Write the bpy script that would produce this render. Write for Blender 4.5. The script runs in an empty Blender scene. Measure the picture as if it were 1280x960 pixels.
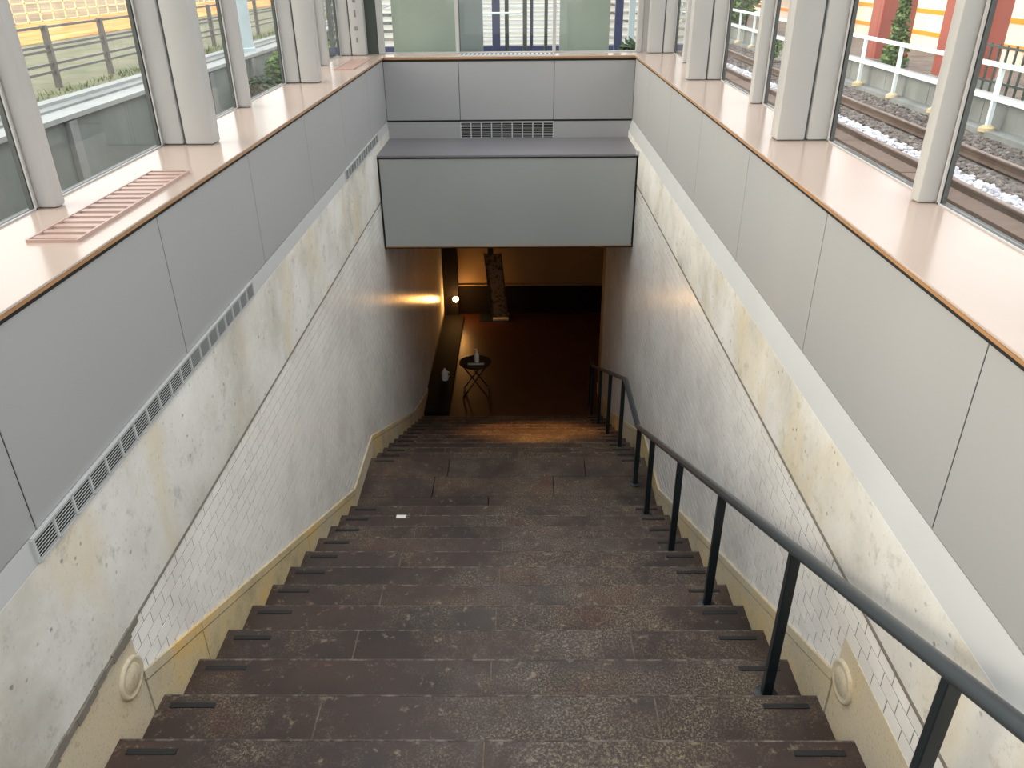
import bpy, bmesh, math, random
from mathutils import Vector, Matrix
random.seed(7)
S = bpy.context.scene
COL = S.collection

# ---------------------------------------------------------------- camera
cam_d = bpy.data.cameras.new('camera')
cam = bpy.data.objects.new('camera', cam_d); COL.objects.link(cam)
PITCH, YAW, ROLL, FPX = math.radians(28.188), math.radians(-0.795), math.radians(-0.560), 975.9
cam_d.sensor_fit = 'HORIZONTAL'; cam_d.sensor_width = 36.0
cam_d.lens = FPX / 1280.0 * 36.0
cam_d.clip_start = 0.05; cam_d.clip_end = 300
fw = Vector((math.sin(YAW)*math.cos(PITCH), math.cos(YAW)*math.cos(PITCH), -math.sin(PITCH)))
rt = Vector((math.cos(YAW), -math.sin(YAW), 0)); up = rt.cross(fw)
r2 = rt*math.cos(ROLL) + up*math.sin(ROLL); u2 = -rt*math.sin(ROLL) + up*math.cos(ROLL)
cam.matrix_world = Matrix(((r2.x, u2.x, -fw.x, 0), (r2.y, u2.y, -fw.y, 0), (r2.z, u2.z, -fw.z, 0), (0, 0, 0, 1)))
S.camera = cam

# ---------------------------------------------------------------- world, sun, exposure
w = bpy.data.worlds.new('world'); S.world = w; w.use_nodes = True
nt = w.node_tree; nt.nodes.clear()
wo = nt.nodes.new('ShaderNodeOutputWorld'); bg = nt.nodes.new('ShaderNodeBackground')
tc = nt.nodes.new('ShaderNodeTexCoord'); sx = nt.nodes.new('ShaderNodeSeparateXYZ'); cr = nt.nodes.new('ShaderNodeValToRGB')
nt.links.new(tc.outputs['Generated'], sx.inputs[0]); nt.links.new(sx.outputs['Z'], cr.inputs[0])
cr.color_ramp.elements[0].position = 0.0; cr.color_ramp.elements[0].color = (0.60, 0.585, 0.565, 1)
cr.color_ramp.elements[1].position = 0.9; cr.color_ramp.elements[1].color = (0.96, 0.965, 1.0, 1)
nt.links.new(cr.outputs[0], bg.inputs[0]); bg.inputs[1].default_value = 3.0
nt.links.new(bg.outputs[0], wo.inputs[0])
sd = bpy.data.lights.new('sun', 'SUN'); sun = bpy.data.objects.new('sun', sd); COL.objects.link(sun)
sd.energy = 4.2; sd.angle = math.radians(40); sd.color = (1.0, 0.86, 0.66)
sun.rotation_euler = Vector((1.0, 0.12, -0.30)).to_track_quat('-Z', 'Y').to_euler()
S.view_settings.view_transform = 'Standard'; S.view_settings.look = 'None'
S.view_settings.gamma = 1; S.view_settings.use_curve_mapping = False
S.view_settings.exposure = 0.22

# ---------------------------------------------------------------- materials
def srgb(r, g, b):
    f = lambda c: ((c/255)/12.92 if c <= 10 else (((c/255)+0.055)/1.055)**2.4)
    return (f(r), f(g), f(b), 1)

class N:
    def __init__(s, name):
        s.m = bpy.data.materials.new(name); s.m.use_nodes = True
        s.t = s.m.node_tree; s.b = s.t.nodes['Principled BSDF']; s.o = s.t.nodes['Material Output']
        s.co = s.t.nodes.new('ShaderNodeTexCoord').outputs['Object']
        g = s.t.nodes.new('ShaderNodeNewGeometry'); s.pos = g.outputs['Position']; s.island = g.outputs['Random Per Island']
    def link(s, a, b): s.t.links.new(a, b)
    def node(s, k): return s.t.nodes.new(k)
    def noise(s, scale, detail=3, rough=0.55, vec=None, stretch=None):
        v = vec or s.pos
        if stretch:
            mp = s.node('ShaderNodeMapping'); s.link(v, mp.inputs[0]); mp.inputs['Scale'].default_value = stretch; v = mp.outputs[0]
        n = s.node('ShaderNodeTexNoise'); s.link(v, n.inputs['Vector']); n.inputs['Scale'].default_value = scale
        n.inputs['Detail'].default_value = detail; n.inputs['Roughness'].default_value = rough
        return n.outputs['Fac']
    def voro(s, scale, feature='F1', vec=None):
        n = s.node('ShaderNodeTexVoronoi'); s.link(vec or s.pos, n.inputs['Vector']); n.inputs['Scale'].default_value = scale
        n.feature = feature; return n.outputs['Distance']
    def ramp(s, fac, *st):
        r = s.node('ShaderNodeValToRGB'); s.link(fac, r.inputs[0]); e = r.color_ramp.elements
        while len(e) < len(st): e.new(0.5)
        for i, (p, c) in enumerate(st):
            e[i].position = p; e[i].color = c if isinstance(c, tuple) else (c, c, c, 1)
        return r.outputs[0]
    def mix(s, fac, a, b, mode='MIX'):
        m = s.node('ShaderNodeMix'); m.data_type = 'RGBA'; m.blend_type = mode
        for v, i in ((fac, 0), (a, 6), (b, 7)):
            if hasattr(v, 'links') or hasattr(v, 'is_linked'): s.link(v, m.inputs[i])
            else: m.inputs[i].default_value = v
        return m.outputs[2]
    def math(s, op, a, b):
        m = s.node('ShaderNodeMath'); m.operation = op
        for i, v in enumerate((a, b)):
            if hasattr(v, 'is_linked'): s.link(v, m.inputs[i])
            else: m.inputs[i].default_value = v
        return m.outputs[0]
    def bump(s, h, strength, dist=0.01):
        b = s.node('ShaderNodeBump'); s.link(h, b.inputs['Height']); b.inputs['Strength'].default_value = strength
        b.inputs['Distance'].default_value = dist; s.link(b.outputs[0], s.b.inputs['Normal'])
    def base(s, c):
        if hasattr(c, 'is_linked'): s.link(c, s.b.inputs['Base Color'])
        else: s.b.inputs['Base Color'].default_value = c
        return s
    def set(s, rough=None, metal=None, spec=None):
        if rough is not None:
            if hasattr(rough, 'is_linked'): s.link(rough, s.b.inputs['Roughness'])
            else: s.b.inputs['Roughness'].default_value = rough
        if metal is not None: s.b.inputs['Metallic'].default_value = metal
        if spec is not None: s.b.inputs['Specular IOR Level'].default_value = spec
        return s.m

def painted(name, c, rough=0.5, var=0.06, scale=3.0, metal=0.0, spec=0.5, grain=0.0):
    n = N(name); dk = tuple(x*(1-var) for x in c[:3]) + (1,); lt = tuple(min(1, x*(1+var)) for x in c[:3]) + (1,)
    f = n.noise(scale, 4); n.base(n.ramp(f, (0.3, dk), (0.7, lt)))
    if grain: n.bump(n.noise(220, 2), grain, 0.002)
    return n.set(rough, metal, spec)

def concrete_mat():
    n = N('board_marked_concrete')
    c = n.ramp(n.noise(1.6, 5, 0.6), (0.3, srgb(174, 170, 160)), (0.5, srgb(204, 202, 196)), (0.72, srgb(220, 220, 217)))
    stain = n.ramp(n.noise(2.1, 4, 0.6, stretch=(1, 1.0, 0.45)), (0.52, 0.0), (0.72, 0.65))
    c = n.mix(stain, c, srgb(202, 186, 146))
    grime = n.ramp(n.noise(9, 6, 0.75), (0.56, 0.0), (0.76, 0.6)); c = n.mix(grime, c, srgb(112, 108, 98))
    c = n.mix(n.ramp(n.noise(60, 4, 0.7), (0.60, 0.0), (0.70, 0.35)), c, srgb(120, 108, 92))
    vv = n.voro(15); pit = n.ramp(n.math('ADD', vv, n.math('MULTIPLY', n.noise(60, 2), 0.12)), (0.15, 0.6), (0.21, 0.0))
    keep = n.ramp(n.noise(4.3, 2), (0.42, 0.0), (0.56, 1.0)); pit = n.math('MULTIPLY', pit, keep)
    c = n.mix(pit, c, srgb(92, 88, 80))
    n.base(c); h = n.math('SUBTRACT', n.noise(30, 5, 0.6), n.math('MULTIPLY', pit, 1.5)); n.bump(h, 0.35, 0.006)
    return n.set(0.85)

def plaster_mat():
    n = N('stained_yellow_plaster')
    c = n.ramp(n.noise(3.2, 5, 0.65), (0.3, srgb(168, 154, 124)), (0.5, srgb(198, 180, 138)), (0.68, srgb(216, 178, 108)))
    c = n.mix(n.ramp(n.noise(1.1, 3), (0.46, 0.0), (0.62, 0.7)), c, srgb(192, 184, 166))
    c = n.mix(n.ramp(n.noise(90, 4, 0.7), (0.55, 0.0), (0.68, 0.45)), c, srgb(130, 112, 84))
    c = n.mix(n.ramp(n.noise(26, 5, 0.7), (0.58, 0.0), (0.74, 0.5)), c, srgb(110, 100, 84))
    n.base(c); n.bump(n.noise(40, 5), 0.3, 0.004); return n.set(0.85)

def tile_mat(name, a, b, rough):
    n = N(name)
    oi = n.node('ShaderNodeObjectInfo').outputs['Random']
    f = n.math('FRACT', n.math('ADD', oi, n.island), 0)
    c = n.ramp(f, (0.0, a), (0.15, b), (1.0, tuple(min(1, x*1.05) for x in b[:3])+(1,)))
    c = n.mix(n.ramp(n.noise(1.3, 4, 0.6), (0.45, 0.0), (0.7, 0.3)), c, srgb(176, 166, 160))
    n.base(c); n.bump(n.noise(35, 2), 0.10, 0.003); return n.set(rough)

def tread_mat():
    n = N('worn_brown_stone')
    oi = n.node('ShaderNodeObjectInfo').outputs['Random']
    c = n.ramp(n.noise(2.2, 4), (0.3, srgb(44, 34, 30)), (0.6, srgb(64, 48, 41)), (0.8, srgb(80, 56, 44)))
    c = n.mix(n.math('MULTIPLY', oi, 0.35), c, srgb(56, 52, 51))
    sxp = n.node('ShaderNodeSeparateXYZ'); n.link(n.pos, sxp.inputs[0])
    path = n.ramp(n.math('ABSOLUTE', n.math('SUBTRACT', sxp.outputs[0], 0.35), 0), (0.25, 0.13), (1.0, 0.0))
    zone = n.ramp(n.math('ADD', n.noise(1.7, 4, 0.7), path), (0.50, 0.03), (0.67, 1.0))
    sp = n.ramp(n.noise(105, 8, 0.88), (0.50, 0.0), (0.59, 1.0))
    sp2 = n.ramp(n.noise(17, 5, 0.7), (0.60, 0.0), (0.68, 0.55))
    worn = n.math('ADD', n.math('MULTIPLY', zone, sp), sp2)
    col = n.ramp(n.noise(3.1, 2), (0.35, srgb(142, 130, 114)), (0.58, srgb(156, 140, 110)), (0.72, srgb(140, 98, 74)))
    c = n.mix(n.math('MULTIPLY', worn, 0.82), c, col)
    n.base(c); n.bump(n.noise(70, 5, 0.7), 0.25, 0.003)
    return n.set(n.ramp(n.noise(6, 3), (0.3, 0.34), (0.7, 0.55)), spec=0.35)

def nosing_mat():
    n = N('worn_nosing_edge')
    n.base(n.mix(n.ramp(n.noise(14, 6, 0.75), (0.46, 0.0), (0.62, 1.0)), srgb(58, 48, 42), srgb(116, 106, 96))); return n.set(0.6)

def glass_mat(name, tint):
    n = N(name); n.t.nodes.remove(n.b)
    tr = n.node('ShaderNodeBsdfTransparent'); tr.inputs[0].default_value = tint
    gl = n.node('ShaderNodeBsdfGlossy'); gl.inputs['Roughness'].default_value = 0.02
    fr = n.node('ShaderNodeFresnel'); fr.inputs[0].default_value = 1.45
    bf = n.node('ShaderNodeNewGeometry').outputs['Backfacing']
    ior = n.math('ADD', n.math('MULTIPLY', bf, 1/1.45-1.45), 1.45); n.link(ior, fr.inputs[0])
    mx = n.node('ShaderNodeMixShader'); n.link(n.math('MULTIPLY', fr.outputs[0], 0.6), mx.inputs[0]); n.link(tr.outputs[0], mx.inputs[1]); n.link(gl.outputs[0], mx.inputs[2])
    n.link(mx.outputs[0], n.o.inputs[0]); return n.m

def emit_mat(name, c, s):
    n = N(name); n.base((0, 0, 0, 1)); n.b.inputs['Emission Color'].default_value = c; n.b.inputs['Emission Strength'].default_value = s
    return n.m

def island_mat(name, *cols, rough=0.85, nscale=8):
    n = N(name); st = [(i/max(1, len(cols)-1), c) for i, c in enumerate(cols)]
    c = n.ramp(n.island, *st); c = n.mix(n.ramp(n.noise(nscale, 3), (0.4, 0.0), (0.7, 0.3)), c, (0.02, 0.02, 0.02, 1))
    n.base(c); return n.set(rough)

def ground_mat(name, cols, scale, stretch=None, rough=0.9, bump=0.4):
    n = N(name); n.base(n.ramp(n.noise(scale, 6, 0.65, stretch=stretch), *cols)); n.bump(n.noise(scale*4, 4), bump, 0.02); return n.set(rough)

M = dict(
    concrete=concrete_mat(), plaster=plaster_mat(), tread=tread_mat(),
    tile=tile_mat('glazed_wall_tile', srgb(232, 230, 225), srgb(240, 238, 233), 0.24),
    grout=painted('grey_grout', srgb(104, 100, 94), 0.9),
    joint=painted('grey_mortar_joint', srgb(118, 112, 102), 0.9, 0.15, 20),
    panel=painted('grey_wall_panel', srgb(150, 151, 152), 0.42, 0.02, 0.8),
    trim=painted('white_steel_trim', srgb(178, 180, 180), 0.45, 0.03),
    sill=painted('beige_sill_board', srgb(172, 155, 143), 0.18, 0.03, 1.0),
    sill_edge=painted('brown_sill_edge', srgb(150, 112, 74), 0.5, 0.1, 6),
    dark=painted('black_gap', srgb(18, 18, 18), 0.8),
    white=painted('white_column_paint', srgb(172, 172, 170), 0.38, 0.03),
    gasket=painted('dark_gasket', srgb(78, 82, 80), 0.6),
    header=painted('grey_shutter_box', srgb(150, 154, 152), 0.4, 0.03, 1.2),
    ledge=painted('shaded_box_top', srgb(112, 110, 114), 0.5, 0.06, 2),  # box top coloured darker than its front for the shade of the recess
    black_steel=painted('black_handrail_paint', srgb(26, 34, 38), 0.34, 0.08, 5),
    rail_top=painted('dark_grey_handrail', srgb(52, 58, 62), 0.28, 0.06, 5),
    strip=painted('black_rubber_strip', srgb(24, 26, 26), 0.7, 0.2, 30),
    nosing=nosing_mat(), seam=painted('pale_seam_mortar', srgb(100, 88, 76), 0.9, 0.4, 30),
    riser=painted('dark_riser', srgb(46, 40, 38), 0.7, 0.2, 6),
    glass=glass_mat('window_glass', (0.94, 0.95, 0.945, 1)),
    slat=painted('pinkish_slat', srgb(168, 142, 132), 0.4),
    hall_wall=painted('ochre_hall_wall', srgb(136, 112, 78), 0.55, 0.08, 2),
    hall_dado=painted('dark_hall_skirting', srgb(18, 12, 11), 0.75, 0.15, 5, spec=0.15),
    hall_floor=painted('brown_hall_floor', srgb(62, 36, 26), 0.42, 0.2, 3),
    hall_ceiling=painted('hall_ceiling', srgb(140, 134, 124), 0.8),
    frost=painted('frosted_green_glass', srgb(160, 172, 160), 0.3, 0.05, 1.5),
    frost_dark=painted('grey_frosted_glass', srgb(132, 142, 142), 0.3, 0.06, 1.5),
    navy=painted('navy_post_paint', srgb(52, 60, 92), 0.4),
    steel_green=painted('dark_green_post_paint', srgb(62, 72, 66), 0.4),
    louvre=painted('pale_louvre', srgb(190, 190, 180), 0.4, 0.08, 1),
    ballast=island_mat('grey_ballast', srgb(72, 66, 62), srgb(110, 104, 100), srgb(86, 76, 70), srgb(134, 128, 124)),
    white_stone=island_mat('white_stones', srgb(180, 182, 190), srgb(214, 216, 222), srgb(160, 162, 172)),
    brown_ballast=island_mat('rusty_ballast', srgb(92, 72, 60), srgb(116, 96, 82), srgb(74, 60, 52)),
    ground=ground_mat('dusty_ground', ((0.3, srgb(84, 76, 70)), (0.7, srgb(122, 112, 102))), 3),
    rail_steel=painted('dull_rail_steel', srgb(124, 108, 98), 0.4, 0.15, 8, 0.5),
    rust=painted('rusty_brown_board', srgb(92, 74, 62), 0.8, 0.2, 7),
    out_conc=ground_mat('weathered_outdoor_concrete', ((0.3, srgb(112, 116, 114)), (0.7, srgb(144, 148, 146))), 1.2, rough=0.85, bump=0.15),
    out_dark=ground_mat('grey_green_concrete', ((0.3, srgb(98, 106, 102)), (0.7, srgb(122, 130, 126))), 0.9, rough=0.8, bump=0.1),
    coping=painted('pale_concrete_coping', srgb(150, 154, 152), 0.8, 0.08, 3),
    white_rail=painted('white_railing_paint', srgb(222, 236, 238), 0.35),
    red=painted('brick_red_column_paint', srgb(150, 80, 68), 0.6, 0.05, 2),
    orange=painted('orange_stripe', srgb(246, 150, 40), 0.5),
    cream=painted('cream_panel', srgb(240, 224, 206), 0.6, 0.04),
    olive=ground_mat('olive_grass_ground', ((0.3, srgb(84, 92, 66)), (0.5, srgb(106, 108, 84)), (0.7, srgb(122, 118, 96))), 1.4),
    yellow=ground_mat('orange_leaf_ground', ((0.3, srgb(176, 98, 54)), (0.5, srgb(200, 134, 70)), (0.68, srgb(206, 166, 92))), 0.7, stretch=(3, 0.5, 1)),
    brownfield=ground_mat('brown_field', ((0.3, srgb(104, 84, 64)), (0.7, srgb(156, 138, 104))), 0.8, stretch=(1, 0.4, 1)),
    fence=painted('grey_fence_paint', srgb(104, 102, 98), 0.5),
    net=painted('cream_wire', srgb(240, 222, 176), 0.6),
    grass=island_mat('grass_blades', srgb(84, 108, 60), srgb(112, 130, 80), srgb(128, 128, 92)),
    leaf=island_mat('green_leaves', srgb(62, 92, 50), srgb(98, 132, 70), srgb(128, 152, 96)),
    leaf_dark=island_mat('dark_green_leaves', srgb(38, 58, 44), srgb(64, 88, 62), srgb(84, 104, 76)),
    leaf_autumn=island_mat('autumn_leaves', srgb(176, 110, 50), srgb(206, 160, 90), srgb(122, 126, 70), srgb(220, 190, 150)),
    bark=painted('brown_bark', srgb(86, 70, 58), 0.9, 0.2, 10),
    blue_col=painted('pale_blue_column', srgb(176, 192, 196), 0.5),
    lamp=emit_mat('lamp_glow', (1.0, 0.55, 0.16, 1), 60),
    lamp_face=emit_mat('added_lamp_diffuser', (1.0, 0.36, 0.07, 1), 6.0),
    sign=ground_mat('mottled_poster', ((0.35, srgb(34, 32, 32)), (0.5, srgb(84, 78, 74)), (0.62, srgb(28, 26, 28))), 9, bump=0.0),
    bottle=painted('white_plastic', srgb(226, 224, 222), 0.35),
    roof=painted('roof_soffit', srgb(196, 196, 192), 0.7),
    floor_up=painted('upper_floor_stone', srgb(120, 112, 104), 0.5, 0.1, 4),
    label_mark=painted('peeled_label_residue', srgb(120, 112, 116), 0.7, 0.2, 20),
)

# ---------------------------------------------------------------- mesh helpers
class MB:
    def __init__(s): s.v = []; s.f = []
    def box(s, x0, x1, y0, y1, z0, z1):
        if x0 > x1: x0, x1 = x1, x0
        if y0 > y1: y0, y1 = y1, y0
        if z0 > z1: z0, z1 = z1, z0
        b = len(s.v)
        s.v += [(x, y, z) for z in (z0, z1) for y in (y0, y1) for x in (x0, x1)]
        for q in ((0, 2, 3, 1), (4, 5, 7, 6), (0, 1, 5, 4), (2, 6, 7, 3), (0, 4, 6, 2), (1, 3, 7, 5)):
            s.f.append(tuple(b+i for i in q))
        return s
    def prism(s, poly, axis, a0, a1):
        # poly: list of 2D points in the other two axes (cyclic order x,y,z minus axis)
        b = len(s.v); n = len(poly)
        def P(p, a):
            return (a, p[0], p[1]) if axis == 0 else ((p[0], a, p[1]) if axis == 1 else (p[0], p[1], a))
        s.v += [P(p, a0) for p in poly] + [P(p, a1) for p in poly]
        s.f.append(tuple(range(b, b+n))); s.f.append(tuple(range(b+2*n-1, b+n-1, -1)))
        for i in range(n):
            j = (i+1) % n; s.f.append((b+j, b+i, b+n+i, b+n+j))
        return s
    def tube(s, pts, r, seg=10, rx=None, cap=True):
        # pts: list of 3-D points; elliptical section r (sideways) by rx (upwards)
        b = len(s.v); rx = rx or r; P = [Vector(p) for p in pts]
        for i, p in enumerate(P):
            t = ((P[min(i+1, len(P)-1)] - P[max(i-1, 0)])).normalized()
            upv = Vector((0, 0, 1)) if abs(t.z) < 0.95 else Vector((0, 1, 0))
            a = t.cross(upv).normalized(); c = a.cross(t).normalized()
            rr = r[i] if isinstance(r, (list, tuple)) else r; rr2 = rr if isinstance(r, (list, tuple)) else rx
            for k in range(seg):
                th = 2*math.pi*k/seg; q = p + a*(math.cos(th)*rr) + c*(math.sin(th)*rr2); s.v.append(tuple(q))
        for i in range(len(P)-1):
            for k in range(seg):
                k2 = (k+1) % seg; s.f.append((b+i*seg+k, b+i*seg+k2, b+(i+1)*seg+k2, b+(i+1)*seg+k))
        if cap:
            s.f.append(tuple(b+k for k in range(seg-1, -1, -1))); e = b+(len(P)-1)*seg; s.f.append(tuple(e+k for k in range(seg)))
        return s
    def lathe(s, prof, cx, cy, seg=16):
        return s.tube_profile(prof, cx, cy, seg)
    def tube_profile(s, prof, cx, cy, seg):
        b = len(s.v)
        for r, z in prof:
            for k in range(seg):
                th = 2*math.pi*k/seg; s.v.append((cx+math.cos(th)*r, cy+math.sin(th)*r, z))
        for i in range(len(prof)-1):
            for k in range(seg):
                k2 = (k+1) % seg; s.f.append((b+i*seg+k, b+i*seg+k2, b+(i+1)*seg+k2, b+(i+1)*seg+k))
        s.f.append(tuple(b+k for k in range(seg-1, -1, -1))); e = b+(len(prof)-1)*seg; s.f.append(tuple(e+k for k in range(seg)))
        return s

def link(name, me, parent=None, loc=None):
    o = bpy.data.objects.new(name, me); COL.objects.link(o)
    if parent is not None:
        o.parent = parent
        if parent.type == 'EMPTY' or True:
            o.matrix_parent_inverse = Matrix.Translation(-WL.get(parent.name, Vector((0, 0, 0))))
    if loc is not None: o.location = loc
    WL[o.name] = WL.get(parent.name, Vector((0, 0, 0))) * 0 if parent is not None else (Vector(loc) if loc is not None else Vector((0, 0, 0)))
    return o
WL = {}
def build(mb, name, mat, parent=None, bevel=0.0, smooth=False, seg=2):
    me = bpy.data.meshes.new(name); me.from_pydata(mb.v, [], mb.f); me.materials.append(mat)
    if bevel:
        bm = bmesh.new(); bm.from_mesh(me)
        bmesh.ops.bevel(bm, geom=[e for e in bm.edges], offset=bevel, segments=seg, affect='EDGES', profile=0.5)
        bm.to_mesh(me); bm.free()
    if smooth:
        me.polygons.foreach_set('use_smooth', [True]*len(me.polygons))
        if bevel or smooth == 'auto':
            try: me.set_sharp_from_angle(angle=math.radians(40))
            except Exception: pass
    me.update()
    return link(name, me, parent)
def tag(o, label, cat=None, group=None, kind=None):
    if label: o['label'] = label
    if cat: o['category'] = cat
    if group: o['group'] = group
    if kind: o['kind'] = kind
    return o
def empty(name, loc, label, cat=None, group=None, kind=None):
    o = bpy.data.objects.new(name, None); COL.objects.link(o); o.location = loc; o.empty_display_size = 0.1
    WL[o.name] = Vector(loc)
    return tag(o, label, cat, group, kind)
def B(name, mat, parent, *a, bevel=0.0, smooth=False):
    return build(MB().box(*a), name, mat, parent, bevel, smooth)

ICO = None
def ico():
    global ICO
    if ICO is None:
        bm = bmesh.new(); bmesh.ops.create_icosphere(bm, subdivisions=1, radius=1)
        ICO = ([v.co.copy() for v in bm.verts], [tuple(v.index for v in f.verts) for f in bm.faces]); bm.free()
    return ICO
def rocks(name, mat, count, sampler, smin, smax, parent=None):
    V, F = ico(); mb = MB()
    for i in range(count):
        x, y, z = sampler(); s = random.uniform(smin, smax); rot = Matrix.Rotation(random.uniform(0, 6.28), 3, Vector((random.uniform(-1, 1), random.uniform(-1, 1), random.uniform(-1, 1))).normalized())
        sc = Vector((s*random.uniform(.7, 1.3), s*random.uniform(.7, 1.3), s*random.uniform(.5, .9)))
        b = len(mb.v)
        for v in V:
            q = rot @ (v*random.uniform(.82, 1.15)); mb.v.append((x+q.x*sc.x, y+q.y*sc.y, z+q.z*sc.z))
        mb.f += [tuple(b+k for k in f) for f in F]
    return build(mb, name, mat, parent)
def leaves(mb, cx, cy, cz, rx, ry, rz, n, s):
    for i in range(n):
        while True:
            p = Vector((random.uniform(-1, 1), random.uniform(-1, 1), random.uniform(-1, 1)))
            if p.length <= 1 and p.length > 0.35: break
        c = Vector((cx+p.x*rx, cy+p.y*ry, cz+p.z*rz)); a = Vector((random.uniform(-1, 1), random.uniform(-1, 1), random.uniform(-.6, .6))).normalized()
        d = a.cross(Vector((random.uniform(-1, 1), random.uniform(-1, 1), random.uniform(-1, 1)))).normalized(); k = s*random.uniform(.6, 1.3); b = len(mb.v)
        mb.v += [tuple(c-a*k), tuple(c+d*k*.45+a*k*.1), tuple(c+a*k), tuple(c-d*k*.45+a*k*.1)]; mb.f.append((b, b+1, b+2, b+3))
    return mb

# ---------------------------------------------------------------- key dimensions (camera at the origin, eye 1.6 m above the upper floor)
XL, XR = -1.475, 1.200           # stair walls
PL, PR = -1.480, 1.232           # panel faces above
GL, GR = -1.95, 1.655            # glass lines
ZS = -0.850                      # sill top
ZP = -1.503                      # lower edge of the panels
YF = 9.00                        # far panel face
YG = 9.34                        # far glass
YH = 8.117                       # front of the shutter box
T, RS = 0.32, 0.14569            # tread, riser
Y0, Z0 = 1.892, -2.481           # nose 0
YLD = 6.37                       # nose of the landing
ZLD = Z0 - 12*RS                 # landing level
ZFL = ZLD - 12*RS                # hall floor
ZUP = Z0 + 6*RS                  # upper floor
YW = 10.9                        # end of right wall
YE = 14.1                        # hall end wall
ZC = -2.70                       # tunnel ceiling
YB = -4.0                        # back of pavilion

def plinth_z(y):
    if y < 5.60: return -2.400 - 0.475*(y-2.13)
    if y < 6.50: return -4.055
    return max(-4.055 - 0.478*(y-6.50), ZFL+0.16)

# ---------------------------------------------------------------- STRUCTURE: floors, staircase
fl = B('floor', M['floor_up'], None, GL-.05, GR+.05, YB, Y0-6*T, ZUP-0.25, ZUP); tag(fl, 'stone floor at the head of the stairs behind the camera', kind='structure')
fh = B('floor', M['hall_floor'], None, XL-.3, 6.0, Y0+8.0, YE+.2, ZFL-0.2, ZFL); tag(fh, 'dark brown floor of the underground hall', kind='structure')

st = empty('staircase', (0, Y0, ZUP), 'wide flight of worn brown stone steps going down to the hall', kind='structure')
def step(yn, z, depth, odd, wd=0.0):
    """tread whose nose is at yn and whose top is z; slabs split at the seams"""
    seams = [-0.815, 0.535] if odd else [-0.14]
    xs = [XL] + seams + [XR]
    for i in range(len(xs)-1):
        g = 0.0028
        B('tread_slab', M['tread'], st, xs[i]+(g if i else 0), xs[i+1]-(g if i < len(xs)-2 else 0), yn-depth+0.003, yn-.009, z-0.045, z, bevel=0.002)
        if i: B('seam_mortar', M['seam'], st, xs[i]-.004, xs[i]+.004, yn-depth+.01, yn-.010, z-.03, z-.0012)
    B('nosing_edge', M['nosing'], st, XL, XR, yn-.0085, yn+.001, z-.030, z-.0005, bevel=0.003)
    for sx0 in (XL+0.05, XR-0.235):
        if yn > 0.9:
            B('anti_slip_strip', M['strip'], st, sx0, sx0+0.182, yn-0.066, yn-0.044, z-0.001, z+0.004)
core = MB()
def riser(yn, z): core.box(XL, XR, yn-T-0.02, yn-0.012, z-0.75, z-0.046)
for n in range(-5, 12):
    step(Y0+T*n, Z0-RS*n, T, n % 2 == 1); riser(Y0+T*n, Z0-RS*n)
# landing, three rows of slabs
for k, odd in ((0, True), (1, False), (2, True)):
    yn = YLD - T*(2-k)
    y_start = Y0+11*T
    d = (YLD-y_start)/3
    xs = [XL, -0.815, 0.29, XR] if k == 1 else ([XL, -0.3, XR] if k == 0 else [XL, -0.7, 0.6, XR])
    for i in range(len(xs)-1):
        B('landing_slab', M['tread'], st, xs[i]+.003, xs[i+1]-.003, y_start+d*k+.003, y_start+d*(k+1), ZLD-.045, ZLD, bevel=0.003)
core.box(XL, XR, Y0+11*T-.05, YLD-.012, ZLD-.75, ZLD-.046)
for sx0 in (XL+0.05, XR-0.235):
    B('anti_slip_strip', M['strip'], st, sx0, sx0+0.182, YLD-0.066, YLD-0.044, ZLD-.001, ZLD+0.004)
for n in range(1, 12):
    step(YLD+T*n, ZLD-RS*n, T, n % 2 == 0); riser(YLD+T*n, ZLD-RS*n)
build(core, 'riser', M['riser'], st)
# fallen bits of paper on the steps
pp = MB(); pp.box(-1.02, -0.94, 5.05, 5.07, Z0-10*RS+.001, Z0-10*RS+.004)

# ---------------------------------------------------------------- side walls
TW, TH = 0.112, 0.0668           # tile module
def clip_poly(poly, a, b, c):
    # keep a*y + b*z + c >= 0
    out = []
    for i in range(len(poly)):
        p, q = poly[i], poly[(i+1) % len(poly)]; dp = a*p[0]+b*p[1]+c; dq = a*q[0]+b*q[1]+c
        if dp >= 0: out.append(p)
        if (dp >= 0) != (dq >= 0):
            t = dp/(dp-dq); out.append((p[0]+(q[0]-p[0])*t, p[1]+(q[1]-p[1])*t))
    return out

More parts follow.
